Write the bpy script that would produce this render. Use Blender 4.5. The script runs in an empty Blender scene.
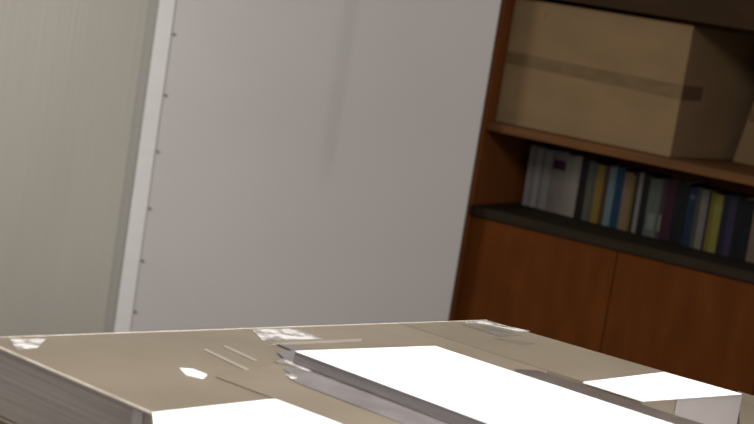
import bpy, bmesh, math, random
from mathutils import Vector, Matrix, Euler
R = math.radians
S = bpy.context.scene
COL = S.collection
random.seed(4)

# ---------------------------------------------------------------- camera
FPX = 1700.0
CAM = Vector((0, 0, 1.45))
_p, _f = R(8.07), R(9.0)
FW = Vector((0, math.cos(_p), -math.sin(_p)))
_r0 = Vector((1, 0, 0)); _u0 = _r0.cross(FW)
RT = math.cos(_f) * _r0 + math.sin(_f) * _u0
UP = -math.sin(_f) * _r0 + math.cos(_f) * _u0
cd = bpy.data.cameras.new('camera'); cam = bpy.data.objects.new('camera', cd); COL.objects.link(cam)
cd.sensor_width = 36; cd.lens = 36 * FPX / 754; cd.clip_start = .05
m = Matrix((RT, UP, -FW)).transposed().to_4x4(); m.translation = CAM
cam.matrix_world = m
cd.dof.use_dof = True; cd.dof.focus_distance = 2.7; cd.dof.aperture_fstop = 7.5
S.camera = cam
S.view_settings.view_transform = 'Standard'; S.view_settings.look = 'None'
S.view_settings.gamma = 1; S.view_settings.use_curve_mapping = False
S.view_settings.exposure = 0.0

# ---------------------------------------------------------------- light
w = bpy.data.worlds.new('world'); S.world = w; w.use_nodes = True
w.node_tree.nodes['Background'].inputs[0].default_value = (1, .96, .92, 1)
w.node_tree.nodes['Background'].inputs[1].default_value = .2
def area(name, loc, target, sx, sy, power, col):
    l = bpy.data.lights.new(name, 'AREA'); l.shape = 'RECTANGLE'; l.size = sx; l.size_y = sy
    l.energy = power; l.color = col
    o = bpy.data.objects.new(name, l); COL.objects.link(o); o.location = loc
    o.rotation_euler = (Vector(target) - Vector(loc)).to_track_quat('-Z', 'Y').to_euler()
    return o
area('top_fill_light', (.15, 1.6, 2.75), (.15, 2.2, .9), 1.0, 1.0, 68, (1, .97, .92))  # added overhead lamp that brightens the paper and carton tops
wl = area('front_fill_light', (1.7, .1, 1.5), (.1, 1.95, .9), .7, .5, 9, (1, .985, .97)); wl.data.spread = R(50)  # added lamp from behind right to brighten the carton fronts
area('side_fill_light', (-2.5, 4.2, 1.75), (-.9, 5.9, 1.2), .9, .9, 27, (1, .975, .93))  # added out-of-view lamp for the falloff across the partition
area('room_fill_light', (-2.6, .8, 1.9), (.6, 5.9, 1.0), 1.4, 1.2, 17, (1, .95, .88))  # added broad fill for the background, from no visible source

# ---------------------------------------------------------------- helpers
def ray(x, y): return FW * FPX + RT * (x - 377) - UP * (y - 212)
def hz(x, y, z):                       # ground plan point of a corner lying at height z
    d = ray(x, y); return CAM + d * ((z - CAM.z) / d.z)
FZ = -.14                               # floor level
T = .95                                # height of the carton tops

def mat(name, col, rough=.7, col2=None, scale=(8, 8, 8), detail=3, bump=0, bscale=None, spec=.3, metal=0, lo=.35, hi=.65, coat=0):
    M = bpy.data.materials.new(name); M.use_nodes = True
    nt = M.node_tree; b = nt.nodes['Principled BSDF']
    b.inputs['Roughness'].default_value = rough; b.inputs['Specular IOR Level'].default_value = spec
    b.inputs['Metallic'].default_value = metal; b.inputs['Coat Weight'].default_value = coat
    b.inputs['Base Color'].default_value = (*col, 1)
    tc = nt.nodes.new('ShaderNodeTexCoord')
    def noise(sc):
        mp = nt.nodes.new('ShaderNodeMapping'); mp.inputs['Scale'].default_value = sc
        nt.links.new(tc.outputs['Object'], mp.inputs[0])
        n = nt.nodes.new('ShaderNodeTexNoise'); n.inputs['Scale'].default_value = 1; n.inputs['Detail'].default_value = detail
        nt.links.new(mp.outputs[0], n.inputs[0]); return n
    if col2:
        n = noise(scale); cr = nt.nodes.new('ShaderNodeValToRGB')
        cr.color_ramp.elements[0].position = lo; cr.color_ramp.elements[1].position = hi
        cr.color_ramp.elements[0].color = (*col, 1); cr.color_ramp.elements[1].color = (*col2, 1)
        nt.links.new(n.outputs[0], cr.inputs[0]); nt.links.new(cr.outputs[0], b.inputs['Base Color'])
    if bump:
        n = noise(bscale or scale); bp = nt.nodes.new('ShaderNodeBump')
        bp.inputs['Strength'].default_value = bump; bp.inputs['Distance'].default_value = .01
        nt.links.new(n.outputs[0], bp.inputs['Height']); nt.links.new(bp.outputs[0], b.inputs['Normal'])
    return M

def link(name, bm, M, parent=None, bevel=0, smooth=False):
    bmesh.ops.recalc_face_normals(bm, faces=bm.faces)
    if bevel: bmesh.ops.bevel(bm, geom=list(bm.edges), offset=bevel, segments=2, affect='EDGES', profile=.6)
    me = bpy.data.meshes.new(name); bm.to_mesh(me); bm.free()
    if smooth:
        for p in me.polygons: p.use_smooth = True
    me.materials.append(M)
    o = bpy.data.objects.new(name, me); COL.objects.link(o); o.parent = parent
    return o
def box(x0, x1, y0, y1, z0, z1, bm=None):
    bm = bm or bmesh.new()
    v = [bm.verts.new(p) for p in ((x0,y0,z0),(x1,y0,z0),(x1,y1,z0),(x0,y1,z0),(x0,y0,z1),(x1,y0,z1),(x1,y1,z1),(x0,y1,z1))]
    for f in ((0,1,2,3),(4,5,6,7),(0,1,5,4),(1,2,6,5),(2,3,7,6),(3,0,4,7)): bm.faces.new([v[i] for i in f])
    return bm
def prism(pts, z0, z1, bm=None):       # upright block over a ground plan
    bm = bm or bmesh.new()
    a = [bm.verts.new((p[0], p[1], z0)) for p in pts]; b = [bm.verts.new((p[0], p[1], z1)) for p in pts]
    n = len(pts); bm.faces.new(a); bm.faces.new(b)
    for i in range(n): bm.faces.new((a[i], a[(i+1) % n], b[(i+1) % n], b[i]))
    return bm
def slab(c, zoff=0):                   # a block with free corners: 4 bottom, 4 top
    bm = bmesh.new(); v = [bm.verts.new(p) for p in c]
    for f in ((0,1,2,3),(4,5,6,7),(0,1,5,4),(1,2,6,5),(2,3,7,6),(3,0,4,7)): bm.faces.new([v[i] for i in f])
    return bm
def tube(a, b, r, bm=None, n=8):
    bm = bm or bmesh.new(); a, b = Vector(a), Vector(b); d = (b - a)
    q = d.to_track_quat('Z', 'Y').to_matrix().to_4x4()
    bmesh.ops.create_cone(bm, cap_ends=True, segments=n, radius1=r, radius2=r, depth=d.length, matrix=Matrix.Translation((a + b) / 2) @ q)
    return bm
def empty(name, loc, rz=0):
    o = bpy.data.objects.new(name, None); COL.objects.link(o); o.location = loc; o.rotation_euler = (0, 0, rz); o.empty_display_size = .1
    return o
def tag(o, label, cat, group=None):
    o['label'] = label; o['category'] = cat
    if group: o['group'] = group
    return o
def struct(o): o['kind'] = 'structure'; return o

# ---------------------------------------------------------------- materials
m_floor = mat('floor_vinyl', (.16, .145, .125), .5, (.2, .18, .155), (3, 3, 3))
m_wall = mat('wall_paint', (.42, .41, .38), .9, (.46, .45, .42), (2, 2, 2))
m_wood = mat('reddish_veneer', (.09, .0245, .004), .6, (.115, .032, .006), (16, 16, 4), 3, spec=.05)
m_woodside = mat('panel_veneer', (.17, .052, .013), .6, (.22, .07, .018), (30, 30, 1.6), 5, spec=.1)
m_shelf = mat('shelf_veneer', (.10, .042, .014), .6, (.14, .06, .02), (2, 30, 30), 4, spec=.1)
m_greyshelf = mat('dark_shelf_edge', (.018, .012, .007), .7, (.026, .018, .010), (4, 30, 30), 4, spec=.1)
m_header = mat('dark_header_veneer', (.028, .0145, .005), .6, (.038, .017, .006), (5, 5, 14), 4, spec=.08)
m_card = mat('kraft_cardboard', (.195, .126, .064), .9, (.22, .143, .075), (5, 5, 9), 3, bump=.03, spec=.1)
m_cardtape = mat('brown_packing_tape', (.125, .077, .034), .6, (.152, .095, .043), (20, 20, 30), 3, spec=.15)
m_darktape = mat('dark_tape_end', (.10, .055, .03), .5)
m_film = mat('film_wrapped_cardboard', (.143, .116, .084), .4, (.172, .142, .105), (7, 7, 7), 4, bump=.12, bscale=(14, 14, 14), spec=.5)
m_filmside = mat('film_wrapped_side', (.32, .285, .26), .45, (.375, .338, .31), (5, 5, 200), 3, bump=.12, bscale=(4, 4, 260), spec=.5)  # side colour lifted in place of light from the left
m_kraft2 = mat('brown_carton', (.17, .125, .085), .75, (.2, .15, .10), (12, 12, 60), 3)
m_paper = mat('white_paper', (.93, .93, .94), .8, (.96, .96, .965), (20, 20, 20), spec=.2)
m_pside = mat('shaded_stack_edge', (.17, .15, .15), .8, (.24, .215, .215), (5, 5, 500), 3, bump=.3, bscale=(4, 4, 500))  # shade on the white paper edges put into a dark grey colour
m_sleeve = mat('grey_plastic_sleeve', (.115, .10, .10), .3, (.18, .165, .168), (14, 14, 14), 3, bump=.08, spec=.6)
m_gapdark = mat('dark_gap_shade', (.06, .049, .044), .85, (.085, .07, .062), (10, 10, 10), spec=.05)  # dark colour painting the shaded gap between stack and right carton
m_tape = mat('clear_tape_glare', (.24, .22, .205), .15, (.62, .60, .58), (45, 45, 45), 3, bump=.4, bscale=(60, 60, 60), spec=.9, lo=.4, hi=.55)
m_smudge = mat('scuffed_tape', (.095, .088, .078), .35, (.15, .135, .115), (40, 40, 40))
m_streak = mat('film_crease', (.27, .235, .20), .3, (.22, .19, .15), (30, 30, 30), spec=.6)
m_cornertape = mat('pale_corner_tape', (.40, .37, .37), .35, (.47, .44, .44), (20, 20, 20))
m_rim = mat('carton_edge_highlight', (.46, .41, .36), .4, (.36, .31, .26), (30, 30, 30), spec=.6)  # highlight along the carton edges put into a pale colour
m_label = mat('translucent_label', (.22, .197, .187), .45, (.25, .225, .21), (14, 14, 14), spec=.5)
m_board = mat('lavender_board', (.50, .465, .455), .55, (.53, .495, .48), (1.2, 1.2, 1.6), 3, spec=.25)
m_trim = mat('pale_edge_strip', (.66, .64, .63), .5, (.69, .67, .66), (4, 4, 20), spec=.3)
m_panel = mat('ribbed_green_grey_panel', (.37, .342, .30), .55, (.40, .37, .325), (3, 3, .6), 3, bump=.35, bscale=(95, 95, .6), spec=.35)
m_panedge = mat('green_grey_frame', (.31, .30, .27), .6)
m_screw = mat('screw_head', (.22, .21, .20), .5, metal=.2)
m_desk = mat('desk_laminate', (.24, .2, .16), .5, (.28, .24, .19), (3, 30, 3))
m_legm = mat('desk_leg_steel', (.2, .2, .21), .4, metal=.7)

# ---------------------------------------------------------------- structure
struct(link('floor', box(-5, 5, -3, 10, FZ - .05, FZ), m_floor))
BA = R(-32.1); OX, OY = .359, 6.0
bk = empty('bookcase', (OX, OY, 0), BA)
be = Vector((math.cos(BA), math.sin(BA), 0)); bi = Vector((-math.sin(BA), math.cos(BA), 0))
wb = struct(link('wall_back', box(-4.5, 4.0, .66, .78, FZ, 2.9), m_wall)); wb.location = (OX, OY, 0); wb.rotation_euler = (0, 0, BA)

# ---------------------------------------------------------------- bookcase
tag(bk, 'reddish brown wooden bookcase with dark grey lower shelf edge and cupboard doors', 'bookcase')
ZS, Z2, ZH, XR, DP = .676, .979, 1.44, 2.2, .63
for a, b in ((-.05, -.034), (XR, XR + .04)): link('side_panel', box(a, b, 0, DP, FZ, 2.05), m_woodside, bk, .002)
link('back_panel', box(-.034, XR, DP - .02, DP, FZ + .03, 2.03), m_woodside, bk)
link('shelf', box(-.034, XR, .0, DP - .021, Z2 - .03, Z2), m_shelf, bk, .002)
link('lower_shelf', box(-.034, XR, -.012, DP - .021, ZS - .035, ZS), m_greyshelf, bk, .003)['label'] = 'dark grey edged lower shelf'
link('header_panel', box(-.034, XR, .005, .03, ZH, 2.0), m_header, bk, .002)['label'] = 'dark brown upper panel'
link('header_shelf', box(-.034, XR, .031, DP - .021, ZH, ZH + .025), m_shelf, bk)
link('top_board', box(-.05, XR + .04, -.01, DP, 2.05, 2.08), m_shelf, bk, .002)
link('plinth', box(-.034, XR, .04, .06, FZ, FZ + .075), m_header, bk)
for k in range(4):
    a = -.0 + k * .5555
    d = link('door', box(a if k else -.033, min(a + .5515, XR - .003), .0, .018, FZ + .08, ZS - .04), m_wood, bk, .0015)
# ---------------------------------------------------------------- shelf cartons
def bloc(X, Y, Z=0): return Vector((OX, OY, 0)) + be * X + bi * Y + Vector((0, 0, Z))
c1 = empty('cardboard_box', bloc(.33, .3, Z2), BA)
tag(c1, 'large brown cardboard box with tape band on the upper shelf', 'box')
L = lambda X, Y, Z: (X - .33, Y - .3, Z)
def cb(x0, x1, xb0, xb1, y0, y1, h):   # slightly rotated / skewed carton plan
    return slab([L(x0, y0, .001), L(x1, y0, .001), L(xb1, y1, .001), L(xb0, y1, .001), L(x0 + .0, y0, h), L(x1, y0, h), L(xb1, y1, h), L(xb0, y1, h)])
link('carton_body', cb(-.03, .652, -.02, .725, .06, .54, .446), m_card, c1, .003)
link('packing_tape', slab([L(-.029, .0585, .213), L(.6535, .0585, .198), L(.6535, .0595, .198), L(-.029, .0595, .213),
                           L(-.029, .0585, .255), L(.6535, .0585, .246), L(.6535, .0595, .246), L(-.029, .0595, .255)]), m_cardtape, c1)['label'] = 'brown tape band'
link('tape_end', slab([L(.6535, .0585, .198), L(.6725, .19, .198), L(.6715, .19, .198), L(.6525, .0595, .198),
                       L(.6535, .0585, .246), L(.6725, .19, .246), L(.6715, .19, .246), L(.6525, .0595, .246)]), m_darktape, c1)['label'] = 'dark tape end folded round the corner'
link('pen_mark', box(-.33 + .098, -.33 + .101, -.3 + .0585, -.3 + .0595, .385, .41), m_darktape, c1)
c2 = empty('cardboard_box', bloc(.975, .5, Z2), BA)
tag(c2, 'lighter cardboard box partly cut off at right end of the upper shelf', 'box')
link('carton_body', slab([(-.232, -.10, .001), (.25, -.10, .001), (.25, .10, .001), (-.232, .10, .001), (-.165, -.10, .40), (.29, -.10, .40), (.29, .10, .40), (-.165, .10, .40)]), m_card, c2, .003)
link('packing_tape', box(-.20, .25, -.1015, -.1003, .15, .19), m_cardtape, c2)

# ---------------------------------------------------------------- books
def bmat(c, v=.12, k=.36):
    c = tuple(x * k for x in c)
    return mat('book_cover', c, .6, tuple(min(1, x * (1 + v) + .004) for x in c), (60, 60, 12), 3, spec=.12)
LAB = {}
def book(x0, x1, h, c, label, lean=0, depth=.17, mark=None, kind='book'):
    xm = (x0 + x1) / 2
    rec = .295 - .10 * min(1, xm / .9)
    o = empty(kind, bloc(xm, rec, ZS + .0012), BA)
    tag(o, label, 'book' if kind == 'book' else 'magazine', 'books and magazines on the lower shelf')
    t = x1 - x0 - .001; s = math.tan(R(lean)) * h
    def sh(a, b, y0, y1, z0, z1):
        k0, k1 = s * z0 / h, s * z1 / h
        return slab([(a + k0, y0, z0), (b + k0, y0, z0), (b + k0, y1, z0), (a + k0, y1, z0), (a + k1, y0, z1), (b + k1, y0, z1), (b + k1, y1, z1), (a + k1, y1, z1)])
    ct = min(.002, t * .18)
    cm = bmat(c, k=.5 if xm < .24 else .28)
    bm = sh(-t/2, t/2, 0, ct, 0, h)
    for a, b in ((-t/2, -t/2 + ct), (t/2 - ct, t/2)):
        me2 = sh(a, b, ct, depth, 0, h); tmp = bpy.data.meshes.new('t'); me2.to_mesh(tmp); me2.free(); bm.from_mesh(tmp); bpy.data.meshes.remove(tmp)
    link('cover', bm, cm, o)
    link('pages', sh(-t/2 + ct + .0002, t/2 - ct - .0002, ct, depth - .004, .003, h - .003), m_pages, o)
    if mark:
        z0, z1, mc, f0, f1 = mark
        link('spine_label', sh(-t/2 + t*f0, -t/2 + t*f1, -.0008, -.0001, z0 * h, z1 * h), bmat(mc), o)
    return o
m_pages = mat('book_pages', (.55, .5, .42), .9, (.62, .57, .48), (300, 5, 5))
W = (.34, .32, .31)
bdata = [
 (.012,.026,.222,(.34,.32,.31),'pale grey magazine, leftmost of the shelf row','m'),
 (.026,.037,.226,(.27,.25,.24),'darker grey slim magazine, second from the left end','m'),
 (.037,.053,.222,(.40,.385,.37),'brightest grey magazine, third from the left end','m'),
 (.053,.063,.224,(.25,.23,.22),'grey slim magazine left of the brightest one\'s neighbour','m'),
 (.063,.085,.220,(.36,.34,.325),'light grey magazine just left of the purple-marked volume','m'),
 (.085,.130,.224,(.26,.215,.195),'grey-beige thick volume with dark purple square near its top','b'),
 (.130,.150,.218,(.27,.245,.19),'greyish olive volume right of the purple-marked volume','m'),
 (.150,.172,.222,(.30,.255,.22),'beige volume last before the first dark gap','m'),
 (.172,.198,.214,(.012,.008,.008),'black block added for the first dark gap in the row','b'),  # dark gap between the books filled with a black block
 (.200,.222,.216,(.20,.185,.14),'grey-olive book just right of the first dark gap','b'),
 (.222,.238,.212,(.16,.15,.11),'dull olive book left of the gold spine','b'),
 (.238,.268,.210,(.42,.27,.04),'golden yellow book in the left middle of the row','b'),
 (.268,.290,.208,(.13,.06,.035),'brown book between gold and pale blue spines','b'),
 (.290,.318,.214,(.26,.38,.42),'pale blue-white book left of the deep blue one','b'),
 (.318,.355,.216,(.015,.07,.17),'deep blue book in the left middle of the row','b'),
 (.357,.398,.205,(.40,.25,.15),'salmon tan book right of the deep blue one','b'),
 (.398,.415,.200,(.30,.22,.03),'narrow ochre book beside the salmon tan one','b'),
 (.415,.434,.210,(.03,.03,.025),'black narrow book right of the ochre one','b'),
 (.434,.455,.214,(.42,.37,.33),'narrow cream book in the middle of the row','b'),
 (.457,.492,.212,(.01,.009,.01),'wide black book right of the narrow cream one','b'),
 (.494,.552,.205,(.20,.215,.18),'wide grey-green volume in the middle of the row','b'),
 (.554,.572,.212,(.09,.07,.09),'dark mauve narrow book right of the grey-green volume','b'),
 (.572,.615,.215,(.075,.012,.03),'maroon book in the right middle of the row','b'),
 (.617,.672,.215,(.008,.008,.01),'wide black book right of the maroon one','b'),
 (.674,.710,.205,(.018,.04,.09),'navy blue book right of the wide black one','b'),
 (.710,.730,.208,(.12,.12,.07),'dark olive book right of the navy one','b'),
 (.730,.760,.206,(.34,.31,.27),'cream book left of the bright yellow one','b'),
 (.760,.772,.206,(.04,.02,.03),'thin dark plum book between cream and yellow spines','b'),
 (.772,.792,.205,(.32,.25,.02),'mustard narrow book left of the bright yellow one','b'),
 (.792,.822,.200,(.42,.38,.07),'bright yellow book near the right end','b'),
 (.824,.850,.206,(.025,.02,.05),'blackish indigo book right of the bright yellow one','b'),
 (.850,.878,.205,(.075,.045,.11),'purple book near the right end','b'),
 (.880,.940,.205,(.009,.009,.012),'wide black book near the right frame edge','b'),
 (.942,.985,.212,(.32,.24,.17),'light brown volume cut off by the right frame edge','b'),
]
bdata[3] = bdata[3][:4] + ('mid grey slim magazine, fourth from the left end', 'm')
def warp(x):
    K = [(0, 0), (.012, .012), (.185, .257), (.336, .407), (.523, .551), (.807, .80), (1.0, .985)]
    for (a0, b0), (a1, b1) in zip(K, K[1:]):
        if x <= a1: return b0 + (x - a0) * (b1 - b0) / (a1 - a0)
for i, (a, b, h, c, lab, k) in enumerate(bdata):
    a, b = warp(a), warp(b)
    mk = None
    if 'purple square' in lab: mk = (.70, .86, (.07, .012, .05), .1, .9)
    if 'navy' in lab and 'olive' not in lab: mk = (.80, .87, (.12, .17, .25), .25, .75)
    if 'grey-green' in lab: mk = (.12, .4, (.28, .29, .25), .2, .8)
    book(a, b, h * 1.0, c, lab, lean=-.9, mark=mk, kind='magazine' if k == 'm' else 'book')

# ---------------------------------------------------------------- partitions
PY = 5.93
def at(x, y, Y): d = ray(x, y); return CAM + d * (Y / d.y)
xr = at(474, 165, PY).x
xs = (at(177, 0, PY).x + at(127, 330, PY).x) / 2
xl = (at(161, 0, PY).x + at(113, 330, PY).x) / 2
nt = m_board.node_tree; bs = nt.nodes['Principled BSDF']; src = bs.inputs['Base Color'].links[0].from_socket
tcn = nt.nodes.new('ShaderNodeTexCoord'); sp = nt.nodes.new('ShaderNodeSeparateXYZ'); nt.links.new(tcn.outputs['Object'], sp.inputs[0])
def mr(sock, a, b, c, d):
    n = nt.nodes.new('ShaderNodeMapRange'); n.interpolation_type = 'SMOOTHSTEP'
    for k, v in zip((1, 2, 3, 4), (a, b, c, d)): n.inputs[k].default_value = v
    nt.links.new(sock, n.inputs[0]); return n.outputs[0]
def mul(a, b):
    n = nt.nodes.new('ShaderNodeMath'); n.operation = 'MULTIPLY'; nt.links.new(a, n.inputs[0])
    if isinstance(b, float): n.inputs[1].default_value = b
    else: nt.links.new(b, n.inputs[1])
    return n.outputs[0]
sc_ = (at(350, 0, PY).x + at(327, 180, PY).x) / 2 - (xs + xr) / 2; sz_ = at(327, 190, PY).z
dark_band = mul(mul(mul(mr(sp.outputs[0], sc_ - .05, sc_ - .005, 0, 1), mr(sp.outputs[0], sc_ + .012, sc_ + .04, 1, 0)), mr(sp.outputs[2], sz_ - .05, sz_ + .15, 0, 1)), .22)  # soft darker vertical band mixed into the board's upper colour
mx = nt.nodes.new('ShaderNodeMix'); mx.data_type = 'RGBA'; nt.links.new(dark_band, mx.inputs[0]); nt.links.new(src, mx.inputs[6]); mx.inputs[7].default_value = (.30, .29, .30, 1)
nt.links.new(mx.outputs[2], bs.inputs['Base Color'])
p1 = empty('partition_board', ((xs + xr) / 2, PY, 0))
tag(p1, 'lavender grey partition board with screwed pale edge strip, beside the bookcase', 'partition')
hw = (xr - xs) / 2
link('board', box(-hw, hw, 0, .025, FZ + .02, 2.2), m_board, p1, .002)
link('edge_strip', box(-hw - (xs - xl), -hw + .004, -.006, .03, FZ + .02, 2.2), m_trim, p1, .002)['label'] = 'pale vertical edge strip'
for k, (px, py) in enumerate([(172, 34), (163, 95), (155, 151), (147, 208), (138, 260), (131, 311)]):
    q = at(px, py, PY); bm = tube((0, -.002, 0), (0, -.0055, 0), .0055, n=12)
    s = link('screw', bm, m_screw, p1, smooth=False); s.location = (-hw + .013, 0, q.z)
for s in (-1, 1): link('foot', box(s * hw * .8 - .03, s * hw * .8 + .03, -.15, .15, FZ, FZ + .02), m_legm, p1, .002)
PY2 = PY + .035
xl = (at(162, 0, PY2).x + at(114, 330, PY2).x) / 2
XL = at(0, 200, PY2).x - .5
p2 = empty('partition_panel', ((XL + xl) / 2, PY2, 0))
tag(p2, 'greenish grey finely ribbed partition panel at the far left', 'partition')
hw2 = (xl - XL) / 2 - .008
link('panel_sheet', box(-hw2, hw2 - .03, 0, .02, FZ + .02, 2.2), m_panel, p2, .002)
link('panel_frame', box(hw2 - .03, hw2 + .01, -.012, .022, FZ + .02, 2.2), m_panedge, p2, .002)['label'] = 'darker grey vertical frame'
for s in (-1, 1): link('foot', box(s * hw2 * .8 - .03, s * hw2 * .8 + .03, -.1, .1, FZ, FZ + .02), m_legm, p2, .002)

# ---------------------------------------------------------------- cartons on the desk
def P(x, y, z=T): return hz(x, y, z)
HL = .079
dk = empty('desk', (.1, 2.1, 0), R(45))
tag(dk, 'plain desk carrying the stacked cartons', 'desk')
link('desk_top', box(-.62, .75, -.5, .5, .70, .73), m_desk, dk, .004)
for sx in (-.57, .70):
    for sy in (-.45, .45): link('leg', box(sx - .02, sx + .02, sy - .02, sy + .02, FZ, .70), m_legm, dk, .003)

def carton(pts, z1, z0, name, label, top_m, side_m, rim=None):
    cx = sum(p[0] for p in pts) / len(pts); cy = sum(p[1] for p in pts) / len(pts)
    o = empty(name, (cx, cy, z0)); tag(o, label, 'carton')
    q = [(p[0] - cx, p[1] - cy) for p in pts]
    link('carton_body', prism(q, 0, z1 - z0 - .0015), side_m, o, .0015)
    link('lid', prism([(a * .999, b * .999) for a, b in q], z1 - z0 - .0015, z1 - z0), top_m, o)
    if rim:
        bm = bmesh.new()
        for i, j, r in rim:
            tube((*q[i], z1 - z0 - r * .6), (*q[j], z1 - z0 - r * .6), r, bm)
        link('lid_edge_highlight', bm, m_rim, o)['label'] = 'pale edge with its highlight painted in'
    return o, cx, cy
Lq = [P(-21, 338), P(152, 412.6), P(547.5, 371), P(398.8, 323.05)]
cl, lx, ly = carton(Lq, T, T - HL, 'shipping_carton', 'film-wrapped flat carton with an added white sheet for its sunlit front, topmost at the left', m_film, m_filmside, [(0, 1, .0022), (3, 0, .0016)])
Rq = [P(400, 323.1), P(643, 401), P(742, 394), P(487, 320)]
cr, rx, ry = carton(Rq, T, T - HL, 'shipping_carton', 'tan flat carton at the right with white paper on its front corner', m_film, m_film, [(3, 0, .0014)])
# lower layer
def grow(q, k, dx=0, dy=0):
    cx = sum(p[0] for p in q) / 4; cy = sum(p[1] for p in q) / 4
    return [(cx + (p[0] - cx) * k + dx, cy + (p[1] - cy) * k + dy) for p in q]
cl2, _, _ = carton(grow(Lq, .985, -.003, -.001), T - HL - .002, .7305, 'shipping_carton', 'darker brown carton underneath the film-wrapped one at lower left', m_kraft2, m_kraft2, [(0, 1, .0022)])
cr2, _, _ = carton(grow(Rq, .96, .006, -.004), T - HL - .002, .7305, 'shipping_carton', 'tan carton underneath the right one carrying white paper', m_kraft2, m_kraft2)
Nq = [P(738, 391, .866), P(840, 421, .866), P(860, 480, .866), P(741, 440, .866)]
cn, _, _ = carton(Nq, .866, .7305, 'shipping_carton', 'lower-lying tan carton just entering at the right frame edge', m_film, m_film)

def flat(pts, z, th, M, name, parent=None, px=None, bevel=0):
    """thin sheet or low stack with its corners given on the plane z"""
    px = px or [P(*p, z) for p in pts]
    cx = sum(p[0] for p in px) / len(px); cy = sum(p[1] for p in px) / len(px)
    bm = prism([(p[0] - cx, p[1] - cy) for p in px], 0, th)
    o = link(name, bm, M, None, bevel)
    o.location = (cx, cy, z - th)
    if parent: o.parent = parent; o.location = (cx - parent.location.x, cy - parent.location.y, z - th - parent.location.z)
    return o
# front face of the left carton
a, b = Vector(Lq[1]), Vector(Lq[2]); d = (b - a).normalized(); n = Vector((d.y, -d.x, 0))
org = Vector((lx, ly, T - HL))
def facequad(a, d, n, s0, s1, z0, z1, org, off=.0008, th=.0006):
    c = []
    for z in (z0, z1):
        for s, o_ in ((s0, off + th), (s1, off + th), (s1, off), (s0, off)):
            p = a + d * s + n * o_; c.append((p.x - org.x, p.y - org.y, z - org.z))
    return slab(c)
wp = flat([(152.6, 412.4), (275, 398.8), (341.5, 424), (410, 449.6), (158, 470)], T + .0012, .0008, m_paper, 'white_sheet')  # white sheet added in place of the carton's sunlit front face
tag(wp, 'white sheet added for the sunlit face at the front left corner of the cartons', 'paper')
# right carton's front label
a2, b2 = Vector(Rq[1]), Vector(Rq[2]); d2 = (b2 - a2).normalized(); n2 = Vector((d2.y, -d2.x, 0))
org2 = Vector((rx, ry, T - HL)); ln = (b2 - a2).length
link('front_label', facequad(a2, d2, n2, .068, ln - .001, T - HL + .003, T - .0008, org2), m_label, cr)['label'] = 'pale lavender grey label on the front face'

# pale film tape wrapped round the carton's front left corner
link('corner_tape', facequad(Vector(Lq[0]), (Vector(Lq[1]) - Vector(Lq[0])).normalized(), Vector((-(Vector(Lq[0]) - Vector(Lq[1])).normalized().y * -1, 0, 0)) * 0 + Vector(((Lq[1] - Lq[0]).y, -(Lq[1] - Lq[0]).x, 0)).normalized(), (Lq[1] - Lq[0]).length - .028, (Lq[1] - Lq[0]).length - .012, T - HL + .003, T - .004, org), m_cornertape, cl)['label'] = 'pale film tape near the corner'
# tape on the left carton
def bit(pts, M, name, parent, z=T + .0008, th=.0006, label=None):
    o = flat(pts, z, th, M, name, parent)
    if label: o['label'] = label
    return o
bit([(10, 339), (46, 338.5), (38, 347), (17, 349.5)], m_tape, 'clear_tape', cl, label='crumpled shiny tape at the back left corner')
bit([(252, 329.5), (294, 328.5), (322, 338.5), (262, 339.5)], m_tape, 'clear_tape', cl, label='shiny tape across the back edge')
bit([(180, 368), (193, 369), (207, 374.5), (203, 378), (186, 374)], m_paper, 'paper_scrap', None, z=T + .0012, th=.001)
tag(bpy.data.objects['paper_scrap'], 'small torn white paper scrap on the left carton top', 'paper scrap')
bit([(203, 349.5), (206, 348.5), (300, 393), (296, 395)], m_streak, 'tape_seam', cl, label='thin pale tape seam')
bit([(466, 321.6), (485, 320.8), (530, 331), (517, 330.6), (488, 324)], m_tape, 'clear_tape', cr, label='shiny tape at the back right corner')
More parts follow.
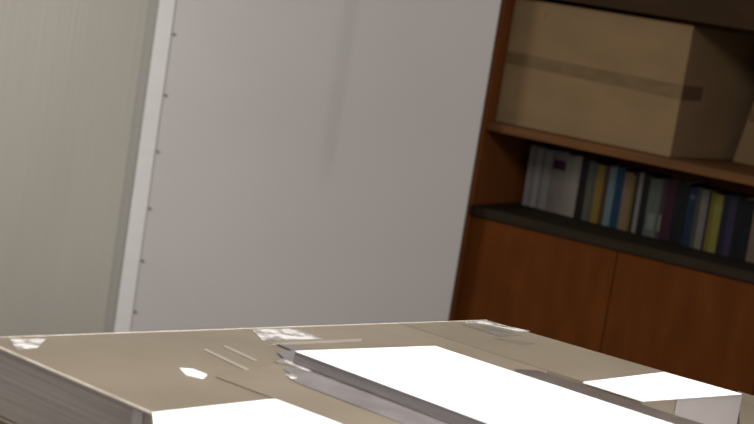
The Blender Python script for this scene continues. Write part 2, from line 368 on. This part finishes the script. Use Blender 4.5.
bit([(462, 324.5), (486, 326), (522, 335), (500, 336.5)], m_smudge, 'tape_smudge', cr, label='dark tape smudge')
bit([(494, 338.3), (508, 339), (534, 343.6), (522, 344.6)], m_smudge, 'tape_smudge', cr)

bit([(270, 345.5), (276, 342.5), (362, 338.5), (360, 341.5)], m_streak, 'film_crease', cl, label='pale crease in the film behind the paper stack')
bit([(222, 346), (226, 345.5), (258, 360), (254, 361)], m_streak, 'film_crease', cl)
# kraft board overlay under the stack
kb = flat([(216, 376.7), (480, 475.9), (640, 462), (330, 352)], T + .0012, .0007, m_film, 'cardboard_sheet')
tag(kb, 'flat tan cardboard sheet under the white paper stack, jutting out to the front', 'cardboard sheet')
sl = flat([(276, 343.5), (292, 350), (277, 352), (284, 358), (275, 361.5), (296, 367), (284, 369.5), (292, 375), (288, 377.5), (300, 384), (455, 443), (540, 441), (302, 347)], T + .0022, .0007, m_sleeve, 'plastic_sleeve')
tag(sl, 'glossy lavender grey plastic sleeve along the left of the paper stack', 'sleeve')
TB = T + .0190
gf = flat([(515, 369), (538, 370.3), (550, 374.2), (600, 390.2), (641, 404), (662, 411), (704, 424), (740, 460), (560, 450)], T + .0022, .0007, m_gapdark, 'gap_filler')  # dark sheet added over the shaded gap beside the stack
tag(gf, 'added dark sheet over the shaded gap along the right edge of the paper stack', 'filler')
for q in ([(284, 361), (287, 360), (312, 370), (309, 371.5)], [(286, 374.5), (292, 374), (297, 378), (291, 378.5)]):
    c_ = flat(q, T + .0027, .0003, m_tape, 'sleeve_crease', sl)
st = flat([(295, 351), (530, 438.8), (715, 437.8), (435, 346)], TB, .0158, m_pside, 'paper_stack')
st_e = st
tp = flat([(295, 351), (530, 438.8), (715, 437.8), (435, 346)], TB + .0006, .0005, m_paper, 'top_sheet', st); tp['label'] = 'blank white top sheet'
tag(st, 'large stack of white paper in the middle of the cartons', 'paper')
cs = flat([(583, 382), (642.5, 400.6), (741.5, 393.6), (664, 372)], T + .0016, .0012, m_paper, 'white_sheet')
tag(cs, 'white paper sheet on the front corner of the right carton', 'paper')
